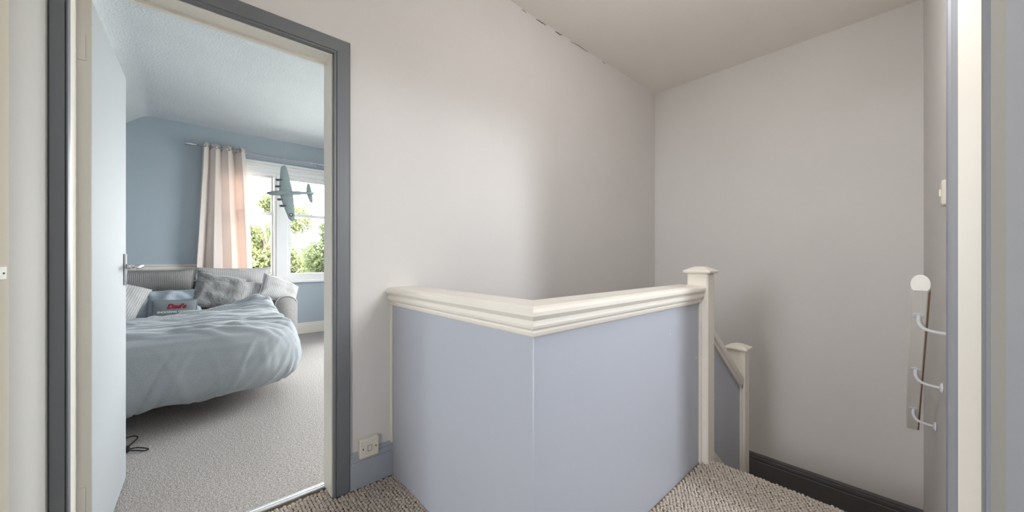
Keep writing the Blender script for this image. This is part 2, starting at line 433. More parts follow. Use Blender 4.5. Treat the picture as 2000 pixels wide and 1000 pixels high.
# ------------------------------------------------------------------ baseboards
SK = [(0, 0), (.018, 0), (.018, .118), (.015, .122), (.018, .128), (.016, .140), (.010, .146), (.012, .152), (.008, .163), (0, .168)]
struct('baseboard_left', extrude_prof(SK, (XA, 0.551), (XA, YH), (1, 0), (1, 0)), 'grey_skirt')
SKB = [(0, -.76), (.02, -.76), (.02, -.618), (.014, -.612), (.021, -.602), (.019, -.585), (.012, -.580), (.012, -.570), (.006, -.560), (0, -.555)]
struct('baseboard_back', extrude_prof(SKB, (XA, YB), (0.064, YB), (0, -1), (0, -1)), 'shaded_skirt')
SKW = [(0, 0), (.018, 0), (.018, .115), (.012, .125), (.012, .14), (.004, .155), (0, .155)]
struct('baseboard_window', extrude_prof(SKW, (BX, BY0), (BX, BY1), (1, 0), (1, 0)), 'white_trim')
struct('trim_1', extrude_prof([(0, .945), (.012, .945), (.02, .957), (.02, .972), (.013, .978), (.013, .992), (.024, 1.0), (.024, 1.012), (0, 1.015)], (BX, BY0), (BX, 0.12), (1, 0), (1, 0)), 'white_trim')

# ------------------------------------------------------------------ bedroom doorway: lining, architrave, threshold
d1 = struct_root('trim_2', (XA, 0, 0))
def rel(o, root):
    o.matrix_parent_inverse = root.matrix_basis.inverted(); return o
def part(name, bm, m, root, **k):
    o = obj(name, bm, m, root, **k); o.matrix_parent_inverse = Matrix.Translation(root.location).inverted(); return o
part('lining', box(XA2, XA + .002, OY1, OY1 + 0.03, 0, OZ + .03), 'white_trim', d1)
part('lining', box(XA2, XA + .002, OY0 - 0.03, OY0, 0, OZ + .03), 'white_trim', d1)
part('lining', box(XA2, XA + .002, OY0, OY1, OZ, OZ + 0.03), 'white_trim', d1)
part('door_stop', box(XA2 + .03, XA2 + .042, OY0 + .002, OY1 - .002, OZ - 0.010, OZ), 'white_trim', d1)
def arch_prof(side):     # (across from the opening, proud of the wall)
    return [(0.004, 0), (0.004, .012), (0.008, .019), (0.014, .019), (0.017, .014), (0.021, .018), (0.070, .021), (0.077, .017), (0.077, 0)]
P = arch_prof(1)
bm = bmesh.new(); loft(bm, [[(XA + p, OY1 + a, z if z == 0 else OZ + a) for a, p in P] for z in (0, 1)]); part('architrave', bm, 'grey_trim', d1)
bm = bmesh.new(); loft(bm, [[(XA + p, OY0 + .007 - a * .56, z if z == 0 else OZ + a) for a, p in P] for z in (0, 1)]); part('architrave', bm, 'grey_trim', d1)
bm = bmesh.new(); loft(bm, [[(XA + p, OY0 + .007 - a * .56, OZ + a) for a, p in P], [(XA + p, OY1 + a, OZ + a) for a, p in P]]); part('architrave', bm, 'grey_trim', d1)
TH = [(-.018, .004), (-.016, .009), (-.008, .011), (-.006, .009), (-.002, .009), (0, .012), (.006, .012), (.008, .009), (.014, .009), (.018, .004)]
bm = bmesh.new(); loft(bm, [[(XA2 + .005 + a, y, z) for a, z in TH] for y in (OY0, OY1)])
struct('trim_3', bm, 'aluminium')

# bedroom door, standing open into the bedroom
door = struct_root('door_1', (XA2 + 0.004, -0.268, 0)); door.rotation_euler = (0, 0, R(-1.2))
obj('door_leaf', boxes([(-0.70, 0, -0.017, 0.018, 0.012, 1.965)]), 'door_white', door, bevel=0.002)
obj('hinge_edge', boxes([(0, 0.003, -0.016, 0.017, 0.012, 1.965)]), 'door_edge', door)
for z in (0.22, 1.75): obj('hinge', box(0.002, 0.006, -0.016, 0.004, z, z + .09), 'door_edge', door)
h = obj('handle_plate', box(-0.665, -0.625, 0.018, 0.026, 0.955, 1.105), 'chrome', door, bevel=0.003)
bm = bmesh.new(); lathe(bm, [(0, .013), (.012, .013), (.014, .009), (.04, .009), (.05, .011)], (-.645, .026, 1.045), (0, 1, 0), 16); obj('handle_neck', bm, 'chrome', h, smooth=True)
bm = bmesh.new(); tube(bm, smooth_path([(-.648, .070, 1.045), (-.630, .075, 1.046), (-.600, .074, 1.044), (-.56, .070, 1.040), (-.53, .069, 1.044)]), [.011] * 12 + [.009] * 12 + [.007] * 9, 12); obj('lever', bm, 'chrome', h, smooth=True)
obj('latch_plate', box(-.7035, -.70, -.011, .012, 0.96, 1.11), 'chrome', door)

# frame and door set in the stub wall, far left
d2 = struct_root('door_2', (-1.30, -0.32, 0))
part('door_frame', box(-1.367, -1.218, -0.32, -0.306, 0, 2.06), 'cream', d2, bevel=0.003)
k = part('latch_keep', box(-1.338, -1.285, -0.306, -0.303, 1.035, 1.063), 'beige_paint', d2, bevel=0.001)
part('keep_screw', box(-1.325, -1.318, -0.303, -0.302, 1.047, 1.051), 'screw_dark', k)

# near doorway in the right wall
d3 = struct_root('trim_4', (XC, DO1, 0))
part('lining', box(XC, XC + 0.12, DO1, DO1 + .03, 0, 2.03), 'white_trim', d3)
part('lining', box(XC, XC + 0.12, DO0 - .03, DO0, 0, 2.03), 'white_trim', d3)
part('lining', box(XC, XC + 0.12, DO0, DO1, 2.0, 2.03), 'white_trim', d3)
part('door_stop', box(XC + .052, XC + .09, DO1 - .012, DO1, 0, 2.0), 'beige_paint', d3)
PC = [(0.006, 0), (0.006, .014), (0.009, .020), (0.018, .023), (0.030, .021), (0.075, .021), (0.08, .016), (0.08, 0)]
bm = bmesh.new(); loft(bm, [[(XC - p, DO1 + a, z if z == 0 else 2.0 + a) for a, p in PC] for z in (0, 1)]); part('architrave', bm, 'grey_arch', d3, smooth=False)
bm = bmesh.new(); loft(bm, [[(XC - p, DO0 - a, z if z == 0 else 2.0 + a) for a, p in [(q[0] * .62, q[1]) for q in PC]] for z in (0, 1)]); part('architrave', bm, 'grey_arch', d3)
bm = bmesh.new(); loft(bm, [[(XC - p, DO0 - a * .62, 2.0 + a) for a, p in PC], [(XC - p, DO1 + a, 2.0 + a) for a, p in PC]]); part('architrave', bm, 'grey_arch', d3)
t5 = struct_root('trim_5', (XC, 0.9, 0))
part('board', box(XC - .017, XC, 0.80, 0.95, 0, 2.1), 'beige_paint', t5)
part('frame', box(XC - .019, XC, 0.10, 0.80, 0, 2.1), 'bluegrey_paint', t5, bevel=0.004)

# ------------------------------------------------------------------ half wall round the stairwell
hw = thing('half_wall', 'grey painted half wall with a white moulded cap around the stairwell', 'half wall', (XH, YH, 0))
part('panel', box(XA, XH - 0.0005, YH, YH + 0.10, -0.25, 0.86), 'grey_panel', hw)
part('panel', box(XH - 0.10, XH, YH + 0.0005, 2.02, -0.25, 0.86), 'grey_panel', hw)
CP = [(0, .848), (.006, .848), (.010, .853), (.012, .862), (.009, .868), (.014, .872), (.022, .877), (.024, .885), (.020, .893), (.018, .899), (.026, .906), (.032, .915), (.031, .926), (.024, .935), (.008, .9405), (-.108, .9405), (-.124, .935), (-.131, .926), (-.132, .915), (-.124, .90), (-.11, .885), (-.10, .87), (-.10, .848)]
part('cap_rail', extrude_prof(CP, (XA, YH), (XH, YH), (0, -1), (1, -1)), 'white_trim', hw)
part('cap_rail', extrude_prof(CP, (XH, YH), (XH, 2.02), (1, -1), (1, 0)), 'white_trim', hw)
part('bead', boxes([(XA, XA + .014, YH - .010, YH, 0.16, .85)]), 'white_trim', hw, bevel=0.003)
part('bead', boxes([(XH, XH + .012, 2.000, 2.02, 0.0, .85)]), 'white_trim', hw, bevel=0.003)
bm = bmesh.new(); tube(bm, [(XH - .001, YH + .001, z) for z in np.linspace(-.2, .85, 4)], .0035, 8); part('corner_bead', bm, 'grey_panel', hw, smooth=True)

def newel(label, x0, x1, y0, y1, zb, zt):
    n = thing('newel_post', label, 'newel post', ((x0 + x1) / 2, (y0 + y1) / 2, zb), group='stair newel posts')
    o = part('post', box(x0, x1, y0, y1, zb, zt), 'white_trim', n)
    b = o.modifiers.new('bevel', 'BEVEL'); b.width = .007; b.segments = 1; b.limit_method = 'ANGLE'
    cx, cy = (x0 + x1) / 2, (y0 + y1) / 2; hx, hy = (x1 - x0) / 2, (y1 - y0) / 2
    bm = bmesh.new()
    loft(bm, [[(cx + sx * (hx + e), cy + sy * (hy + e), zt + z) for sx, sy in ((-1, -1), (1, -1), (1, 1), (-1, 1))]
              for e, z in ((-.01, -.002), (.006, 0), (.014, .004), (.016, .011), (.012, .017), (.004, .020), (-.028, .035), (-.030, .036))])
    part('post_cap', bm, 'white_trim', n)
    return n
newel('tall white newel post with pyramid cap at the end of the half wall', -.815, -.708, 2.02, 2.12, -0.02, 1.003)
newel('lower white newel post further down at the turn of the stairs', -.812, -.710, 2.66, 2.76, -.80, .483)
sb = thing('sloping_balustrade', 'sloping white handrail over a grey panel between the two newel posts', 'balustrade', (XH, 2.12, 0))
def zr(y): return .715 - .74 * (y - 2.12)
def slope_part(name, x0, x1, lo, hi, m, y0=2.12, y1=2.66):
    bm = bmesh.new()
    loft(bm, [[(x0, y, lo(y)), (x1, y, lo(y)), (x1, y, hi(y)), (x0, y, hi(y))] for y in (y0, y1)])
    return part(name, bm, m, sb)
slope_part('panel', -.785, -.735, lambda y: -.02 - .82 * (y - 2.12), lambda y: zr(y) - .06, 'grey_panel')
o = slope_part('handrail', -.80, -.712, lambda y: zr(y) - .055, zr, 'white_trim'); b = o.modifiers.new('bevel', 'BEVEL'); b.width = .012; b.segments = 3
slope_part('rail_bead', -.735, -.722, lambda y: zr(y) - .078, lambda y: zr(y) - .05, 'white_trim')
slope_part('string', -.79, -.722, lambda y: -.05 - .82 * (y - 2.12), lambda y: .045 - .82 * (y - 2.12), 'white_trim', 2.12, 2.66)
part('bead', box(-.735, -.722, 2.645, 2.66, -.5, .27), 'white_trim', sb)

# ------------------------------------------------------------------ handrail on the right wall
hr = thing('wall_handrail', 'white mopstick handrail sloping down the right wall on three brackets', 'handrail', (.018, 1.92, .9))
A = Vector((.026, 1.90, .992)); B = Vector((.010, 2.86, .190))
dv = (B - A).normalized(); sx_ = Vector((1, 0, 0)); upv = sx_.cross(dv).normalized()
if upv.z < 0: upv = -upv
def rail_sec(c, flat=True):
    pts = []
    for k in range(20):
        a = -PI / 2 + 2 * PI * (k + .5) / 20
        yv = max(math.sin(a) * .026, -.017)
        pts.append(c + sx_ * math.cos(a) * .0235 + upv * yv)
    return pts
# the near end is cut plumb
bm = bmesh.new()
ringA = []
for p in rail_sec(A):
    t = (A.y - p.y) / dv.y; ringA.append(p + dv * t)
ringB = rail_sec(B)
loft(bm, [ringA, ringB]); part('rail', bm, 'rail_white', hr)
bm = bmesh.new()
wx = Vector((.020, 0, 0)); w0 = upv * -.0185
loft(bm, [[p + wx + w0 * .75 + dv * .03 for p in (A + sx_ * -.003, A + sx_ * .0045, A + sx_ * .0045 + upv * .014, A + sx_ * .0 + upv * .014)],
          [p + wx + w0 * .75 for p in (B + sx_ * -.003, B + sx_ * .0045, B + sx_ * .0045 + upv * .014, B + sx_ * .0 + upv * .014)]])
part('bare_wood_edge', bm, 'rail_wood', hr)
for y in (2.03, 2.35, 2.66):
    t = (y - A.y) / (B.y - A.y); c = A + (B - A) * t; u0 = c - upv * .018
    wxx = XC - (y - 1.9) * (.042 / 1.65)
    bm = bmesh.new(); lathe(bm, [(0, .017), (.003, .017), (.004, .012)], u0, -upv, 16)
    p = part('saddle', bm, 'bracket_white', hr, smooth=False)
    bm = bmesh.new(); tube(bm, smooth_path([u0, u0 - upv * .03 - dv * .0, u0 - upv * .05 + Vector((.012, 0, -.004)), u0 - upv * .055 + Vector((.035, 0, -.008)), Vector((wxx - .008, u0.y - upv.y * .055, u0.z - upv.z * .055 - .012))], 6), .0058, 10)
    part('bracket_arm', bm, 'bracket_white', hr, smooth=True)
    bm = bmesh.new(); lathe(bm, [(0, .021), (.004, .021), (.008, .016), (.010, .008)], (wxx, u0.y - upv.y * .055, u0.z - upv.z * .055 - .012), (-1, 0, 0), 18)
    part('wall_rose', bm, 'bracket_white', hr, smooth=False)

# pendant globe added above the picture as fill light for the landing
pl = thing('fill_lamp', 'added unseen fill light, a glowing globe hanging over the landing', 'lamp', (-.24, 1.50, CEIL))
bm = bmesh.new(); lathe(bm, [(0, .045), (.02, .045), (.03, .02)], (-.24, 1.50, CEIL), (0, 0, -1), 16); part('ceiling_rose', bm, 'white_trim', pl, smooth=True)
bm = bmesh.new(); tube(bm, [(-.24, 1.50, CEIL - .02), (-.24, 1.50, 2.31)], .003, 8); part('flex', bm, 'white_trim', pl, smooth=True)
lm = bpy.data.materials.new('fill_glow'); lm.use_nodes = True
em = lm.node_tree.nodes['Principled BSDF']; em.inputs['Emission Color'].default_value = (1.0, .965, .935, 1); em.inputs['Emission Strength'].default_value = FILL_LAMP
MATS['fill_glow'] = lm
bm = bmesh.new(); bmesh.ops.create_uvsphere(bm, u_segments=20, v_segments=12, radius=.10, matrix=Matrix.Translation((-.24, 1.50, 2.22))); part('globe', bm, 'fill_glow', pl, smooth=True)

# globe added unseen in the side room to throw light through the doorway
p2 = thing('fill_lamp', 'added unseen light globe in the room behind the right doorway', 'lamp', (1.10, 1.84, 2.775))
bm = bmesh.new(); lathe(bm, [(0, .045), (.02, .045), (.03, .02)], (1.10, 1.84, 2.775), (0, 0, -1), 16); part('ceiling_rose', bm, 'white_trim', p2, smooth=True)
bm = bmesh.new(); tube(bm, [(1.10, 1.84, 2.76), (1.10, 1.84, 2.10)], .003, 8); part('flex', bm, 'white_trim', p2, smooth=True)
lm = bpy.data.materials.new('fill_glow_side'); lm.use_nodes = True
em = lm.node_tree.nodes['Principled BSDF']; em.inputs['Emission Color'].default_value = (.84, .92, 1.0, 1); em.inputs['Emission Strength'].default_value = SIDE_FILL
MATS['fill_glow_side'] = lm
bm = bmesh.new(); bmesh.ops.create_uvsphere(bm, u_segments=20, v_segments=12, radius=.07, matrix=Matrix.Translation((1.10, 1.84, 2.03))); part('globe', bm, 'fill_glow_side', p2, smooth=True)

# small switch on the right wall
sw = thing('wall_switch', 'cream wall switch beside the grey architrave on the right wall', 'switch', (XC, 1.98, 1.31))
part('switch_box', box(XC - .030, XC, 1.935, 2.02, 1.268, 1.355), 'plastic_cream', sw, bevel=.006)
part('rocker', box(XC - .034, XC - .028, 1.965, 1.985, 1.300, 1.325), 'plastic_cream', sw, bevel=.001)
part('screw', box(XC - .0305, XC - .029, 1.998, 2.004, 1.308, 1.314), 'screw_dark', sw)

# fused switch low on the left wall
sp = thing('wall_switch', 'cream fused switch plate low on the wall above the grey skirting', 'switch', (XA, .633, .17))
part('switch_box', box(XA, XA + .032, .588, .680, .138, .228), 'plastic_cream', sp, bevel=.007)
r_ = part('rocker', box(XA + .031, XA + .0335, .626, .643, .170, .193), 'plastic_cream', sp, bevel=.001)
obj_gap = part('rocker_gap', boxes([(XA + .0315, XA + .0323, .6245, .6260, .169, .194), (XA + .0315, XA + .0323, .643, .6445, .169, .194), (XA + .0315, XA + .0323, .6245, .6445, .1935, .195), (XA + .0315, XA + .0323, .6245, .6445, .168, .1695)]), 'screw_dark', sp)
for y in (.604, .664):
    bm = bmesh.new(); lathe(bm, [(0, .0032), (.0012, .0032)], (XA + .0318, y, .183), (1, 0, 0), 10); part('screw', bm, 'screw_dark', sp)

# ------------------------------------------------------------------ windows
def window(name, axis_x, y0, y1, z0, z1, lights, meet, depth_dir, casing=True):
    w = struct_root(name, (axis_x, (y0 + y1) / 2, z0)); s = depth_dir      # s=-1: outside is towards -x
    def b(name_, a0, a1, *r, m='window_white', p=w, **k):
        xs = sorted((axis_x + s * a0, axis_x + s * a1)); o = part(name_, box(xs[0], xs[1], *r), m, w, **k); return o
    b('frame', .02, .16, y0, y1, z1 - .045, z1); b('frame', .02, .16, y0, y1, z0, z0 + .04)
    b('frame', .02, .16, y0, y0 + .045, z0, z1); b('frame', .02, .16, y1 - .045, y1, z0, z1)
    for a, c in zip(lights[:-1], lights[1:]):
        b('mullion', .01, .16, a[1], c[0], z0 + .04, z1 - .045)
        b('mullion_bead', -.004, .012, a[1] + .03, c[0] - .03, z0 + .04, z1 - .045, bevel=.004)
    for (l0, l1) in lights:
        for (q0, q1, off) in ((z0 + .04, meet + .022, .06), (meet - .022, z1 - .045, .09)):
            b('sash', off, off + .035, l0, l0 + .022, q0, q1); b('sash', off, off + .035, l1 - .022, l1, q0, q1)
            b('sash', off, off + .035, l0 + .022, l1 - .022, q0, q0 + (.045 if off > .08 else .06)); b('sash', off, off + .035, l0 + .022, l1 - .022, q1 - (.04 if off < .08 else .03), q1)
            b('pane', off + .014, off + .019, l0 + .022, l1 - .022, q0 + .03, q1 - .025, m='glass')
    b('window_sill', -.055, .03, y0 - .05, y1 + .05, z0 - .03, z0 + .005, bevel=.006)
    if casing:
        b('casing', -.016, .02, y0 - .07, y1 + .07, z1 - .02, z1 + .085, bevel=.003)
        b('casing', -.034, -.016, y0 - .08, y1 + .08, z1 + .085, z1 + .12, bevel=.006)
        b('casing', -.024, -.012, y0 - .075, y1 + .075, z1 + .03, z1 + .05, bevel=.005)
        b('casing', -.016, .02, y0 - .07, y0 + .01, z0, z1 - .02, bevel=.003); b('casing', -.016, .02, y1 - .01, y1 + .07, z0, z1 - .02, bevel=.003)
    return w
window('window_1', BX, WY0, WY1, WZ0, WZ1, [(.345, .862), (1.050, 1.95), (2.14, 2.655)], 1.712, -1)
w2 = struct_root('window_2', (2.2, 1.82, 1.25))
for a in ((1.6, 2.04, 1.25, 1.28), (1.6, 2.04, 2.62, 2.65), (1.6, 1.625, 1.28, 2.62), (2.015, 2.04, 1.28, 2.62)):
    part('frame', box(2.24, 2.29, a[0], a[1], a[2], a[3]), 'window_white', w2)
part('pane', box(2.26, 2.265, 1.625, 2.015, 1.28, 2.62), 'glass', w2)
w4 = struct_root('window_4', (-3.7, BY1, .8))
for a in ((-4.4, -3.0, .80, .85), (-4.4, -3.0, 2.25, 2.3), (-4.4, -4.35, .85, 2.25), (-3.05, -3.0, .85, 2.25), (-3.73, -3.67, .85, 2.25)):
    part('frame', box(a[0], a[1], BY1 + .03, BY1 + .08, a[2], a[3]), 'window_white', w4)
part('pane', box(-4.35, -3.73, BY1 + .05, BY1 + .055, .85, 2.25), 'glass', w4); part('pane', box(-3.67, -3.05, BY1 + .05, BY1 + .055, .85, 2.25), 'glass', w4)
w5 = struct_root('fill_window_5', (XC, -1.25, .75))  # added out of view to light the low left wall and floor
for a in ((-1.35, -1.0, .60, .63), (-1.35, -1.0, 1.47, 1.5), (-1.35, -1.32, .63, 1.47), (-1.03, -1.0, .63, 1.47)):
    part('frame', box(XC + .04, XC + .08, a[0], a[1], a[2], a[3]), 'window_white', w5)
part('pane', box(XC + .058, XC + .063, -1.32, -1.03, .63, 1.47), 'glass', w5)
w3 = struct_root('fill_window_3', (-.55, -2.6, 1.05))  # added behind the camera to bring ambient light onto the landing
for a in ((-1.0, -.1, -2.68, -2.64, 1.05, 1.10), (-1.0, -.1, -2.68, -2.64, 2.15, 2.2), (-1.0, -.95, -2.68, -2.64, 1.1, 2.15), (-.15, -.1, -2.68, -2.64, 1.1, 2.15), (-.57, -.53, -2.68, -2.64, 1.1, 2.15)):
    part('frame', box(*a), 'window_white', w3)
part('pane', box(-.95, -.57, -2.665, -2.66, 1.1, 2.15), 'glass', w3); part('pane', box(-.53, -.15, -2.665, -2.66, 1.1, 2.15), 'glass', w3)

# ------------------------------------------------------------------ curtain and rod
rod = thing('curtain_rod', 'thin chrome curtain rod with flared finial above the bedroom window', 'curtain rod', (BX + .1, 0, 2.47))
XR, ZR = BX + .09, 2.475
bm = bmesh.new(); tube(bm, [(XR, .06, ZR), (XR, 3.0, ZR)], .0085, 12); part('pole', bm, 'chrome', rod, smooth=True)
bm = bmesh.new(); lathe(bm, [(0, .010), (.02, .010), (.025, .012), (.10, .020), (.112, .020), (.115, .017)], (XR, .062, ZR), (0, -1, 0), 16); part('finial', bm, 'chrome', rod, smooth=True)
for y in (0.42, 1.39, 2.6):
    bm = bmesh.new(); tube(bm, [(BX + .002, y, ZR - .01), (BX + .06, y, ZR - .015), (XR, y, ZR - .012)], .007, 10); part('rod_bracket', bm, 'chrome', rod, smooth=True)
    bm = bmesh.new(); lathe(bm, [(0, .022), (.006, .022), (.009, .015)], (BX, y, ZR - .01), (1, 0, 0), 16); part('bracket_rose', bm, 'chrome', rod, smooth=True)
cu = thing('curtain', 'cream eyelet curtain gathered at the left of the bedroom window', 'curtain', (XR, .3, .1))
NU, NV = 140, 34
V = []
for j in range(NV + 1):
    t = j / NV; z = 2.515 - t * 2.42
    ya = .110 - .075 * min(1, t * 1.5) ; yb = .520 + .085 * min(1, t * 1.45)
    for i in range(NU + 1):
        s = i / NU
        ph = 2 * PI * 3.6 * (s + .03 * math.sin(5 * s + 2 * t)) + .4
        amp = (.040 + .012 * math.sin(9 * s)) * (1 - .15 * t)
        y = ya + (yb - ya) * (s + .020 * math.sin(2 * ph) * (1 - .3 * t) + .012 * math.sin(7 * s + 3 * t))
        x = XR + amp * math.sin(ph) + .008 * math.sin(14 * s + 4 * t) + .004 * mnoise.noise(Vector((s * 9, t * 6, 0)))
        V.append((x, y, z))
W1 = NU + 1
F = [(j * W1 + i, j * W1 + i + 1, (j + 1) * W1 + i + 1, (j + 1) * W1 + i) for j in range(NV) for i in range(NU)]
c = pyobj('cloth', V, F, 'curtain', cu, smooth=True); c.matrix_parent_inverse = Matrix.Translation(cu.location).inverted()
so = c.modifiers.new('solid', 'SOLIDIFY'); so.thickness = .002
for s in (.05, .20, .33, .47, .61, .75, .89):
    i = int(s * NU); p = Vector(V[i]); q = Vector(V[i + 1]); d = (q - p).normalized(); nrm = Vector((d.y, -d.x, 0)).normalized()
    ctr = Vector((p.x, p.y, ZR)); e1 = d; e2 = Vector((0, 0, 1)); pts = [ctr + nrm * .002 + (e1 * math.cos(a) + e2 * math.sin(a)) * .021 for a in np.linspace(0, 2 * PI, 19)]
    bm = bmesh.new(); tube(bm, pts, .0045, 6, caps=False); part('eyelet', bm, 'chrome', cu, smooth=True)

# ------------------------------------------------------------------ sofa bed
sofa = thing('sofa_bed', 'grey ribbed fabric sofa bed opened out under the window wall', 'sofa bed', (-5.3, -.05, 0))
part('base', box(-5.70, -4.90, -1.02, .74, .06, .40), 'sofa_cloth_y', sofa, bevel=.03)
part('back', box(-5.71, -5.48, -1.02, .74, .30, .84), 'sofa_cloth_y', sofa, bevel=.06)
for y0, y1 in ((.73, .945), (-1.235, -1.02)):
    bm = bmesh.new(); n = 14; cy = (y0 + y1) / 2; hw_ = (y1 - y0) / 2
    sec = [(y0, .04), (y1, .04)] + [(cy + hw_ * math.cos(a) * (1.0 + .06 * math.sin(a)), .545 + hw_ * .95 * math.sin(a)) for a in np.linspace(0, PI, n)]
    rings = []
    for x, sc in ((-5.73, .97), (-5.70, 1), (-5.4, 1), (-4.93, 1), (-4.89, .97)):
        rings.append([(x, cy + (y - cy) * sc, z * (sc if z > .1 else 1)) for y, z in sec])
    loft(bm, rings); a_ = part('arm', bm, 'sofa_cloth', sofa, smooth=True)
    bm = bmesh.new(); tube(bm, [(-4.90, y, z) for y, z in sec[1:] + [sec[0]]], .006, 8); part('piping', bm, 'sofa_cloth_light', sofa, smooth=True)
part('mattress', box(-5.0, -3.28, -.85, .62, .30, .50), 'mattress_cloth', sofa, bevel=.05)
for x, y in ((-3.75, -.70), (-3.75, .30), (-4.4, -.70), (-4.4, .30)):
    bm = bmesh.new(); tube(bm, [(x, y, 0.002), (x, y, .30)], .012, 8); part('leg', bm, 'black_plastic', sofa, smooth=True)
for y in (-.75, .5):
    bm = bmesh.new(); tube(bm, [(-4.9, y, .28), (-3.35, y, .28)], .013, 8); part('frame_bar', bm, 'black_plastic', sofa, smooth=True)

# duvet
def duvet():
    N = 250
    x0, x1, y0, y1 = -4.66, -3.12, -1.08, .66
    cx, cy, hx, hy = (x0 + x1) / 2, (y0 + y1) / 2, (x1 - x0) / 2, (y1 - y0) / 2
    kr = [0, .55, .70, .78, .84, .885, .92, .95, .975, 1.0]
    ks = [0, .80, .91, .965, .995, 1.02, 1.03, 1.015, .975, .95]
    kz = [.575, .575, .565, .54, .485, .40, .31, .22, .14, .105]
    ridges = []
    for i in range(170):
        ridges.append((random.uniform(-4.5, -3.2), random.uniform(-.6, .7), random.gauss(R(4), R(9)), random.uniform(.12, .38), random.uniform(.010, .022), random.uniform(.008, .020) * random.choice((1, 1, -.7))))
    fold = []
    for i in range(16):   # long slanting drapes fanning from the right-hand corner
        fold.append((random.uniform(-.1, 1.3), random.uniform(.2, .7), random.uniform(.012, .026), random.uniform(.010, .022) * random.choice((1, -.8))))
    for i in range(40):   # folds on the hanging side: (perimeter angle, slant, width, amp)
        fold.append((random.uniform(-PI / 2, PI / 2), random.uniform(-.35, .35), random.uniform(.012, .03), random.uniform(.002, .005) * random.choice((1, -.7))))
    a, b = np.meshgrid(np.linspace(-1, 1, N + 1), np.linspace(-1, 1, N + 1))
    rho = np.maximum(np.abs(a), np.abs(b)); sr = np.maximum(rho, 1e-6)
    qx = np.where(rho > 1e-6, a / sr, 1.0); qy = np.where(rho > 1e-6, b / sr, 0.0)
    n = 4.5
    k = (np.abs(qx) ** n + np.abs(qy) ** n) ** (1 / n); qx = qx / k; qy = qy / k
    s = np.interp(rho, kr, ks); z = np.interp(rho, kr, kz)
    x = cx + hx * qx * s; y = cy + hy * qy * s
    th = np.arctan2(qy, qx); side = np.clip((rho - .76) / .18, 0, 1); top = 1 - side
    def nz(fx, fy, fz, ox=0., oy=0., oz=0.):
        return np.array([mnoise.noise(Vector((px * fx + ox, py * fy + oy, pz * fz + oz))) for px, py, pz in zip(x.ravel(), y.ravel(), z.ravel())]).reshape(x.shape)
    for (rx, ry, ra, rl, rw, am) in ridges:
        dx, dy = x - rx, y - ry
        u = dx * math.sin(ra) + dy * math.cos(ra); v = dx * math.cos(ra) - dy * math.sin(ra) + .06 * np.sin(u * 6 + rx * 20) * rw * 10
        z = z + am * top * np.exp(-(u / rl) ** 2 - (v / rw) ** 2)
    out = np.zeros_like(x)
    for (fa, sl, fw, am) in fold:
        d = th - fa - sl * (1 - rho) * 4
        out += am * np.exp(-(d / fw) ** 2)
    out = out * side * (.35 + .65 * side)
    out += .02 * side * np.array([mnoise.noise(Vector((t * 2.2, r * 2, 3.1))) for t, r in zip(th.ravel(), rho.ravel())]).reshape(x.shape)
    x = x + out * qx; y = y + out * qy
    # right corner swells out, hem lifts there
    cr = np.exp(-((th - .62) / .35) ** 2)
    x = x + .07 * cr * side * qx * (1 - np.clip((rho - .93) / .07, 0, None) * .9); y = y + .03 * cr * side * qy
    hem = np.clip((rho - .95) / .05, 0, None)
    z = z + hem * (.012 * np.sin(th * 7 + 1) + .04 * cr + .012 * np.sin(th * 17) + .03)
    # bunched-up heap against the arm of the sofa
    g = np.exp(-((x + 4.50) / .26) ** 2 - ((y - .56) / .20) ** 2); z = z + .13 * g
    z = z + .024 * g * np.sin(26 * (x + .5 * y) + 3 * nz(5, 5, 0))
    z = z + .020 * top * nz(3, 3, 0, oz=1.0) + .010 * top * nz(13, 4, 0, oz=5.0)
    # dips slightly towards the sofa on the left
    z = z - .055 * np.clip((-x - 4.0) / .5, 0, 1) * np.clip((.25 - y) / .4, 0, 1)
    z = np.maximum(z, .05)
    V = np.stack([x, y, z], -1).reshape(-1, 3).tolist()
    W = N + 1
    F = [(j * W + i, j * W + i + 1, (j + 1) * W + i + 1, (j + 1) * W + i) for j in range(N) for i in range(N)]
    o = pyobj('duvet', V, F, 'duvet', smooth=True)
    s_ = o.modifiers.new('solid', 'SOLIDIFY'); s_.thickness = .012; s_.offset = 1
    return tag(o, 'rumpled grey jersey duvet hanging over the foot of the sofa bed', 'duvet')
duvet()

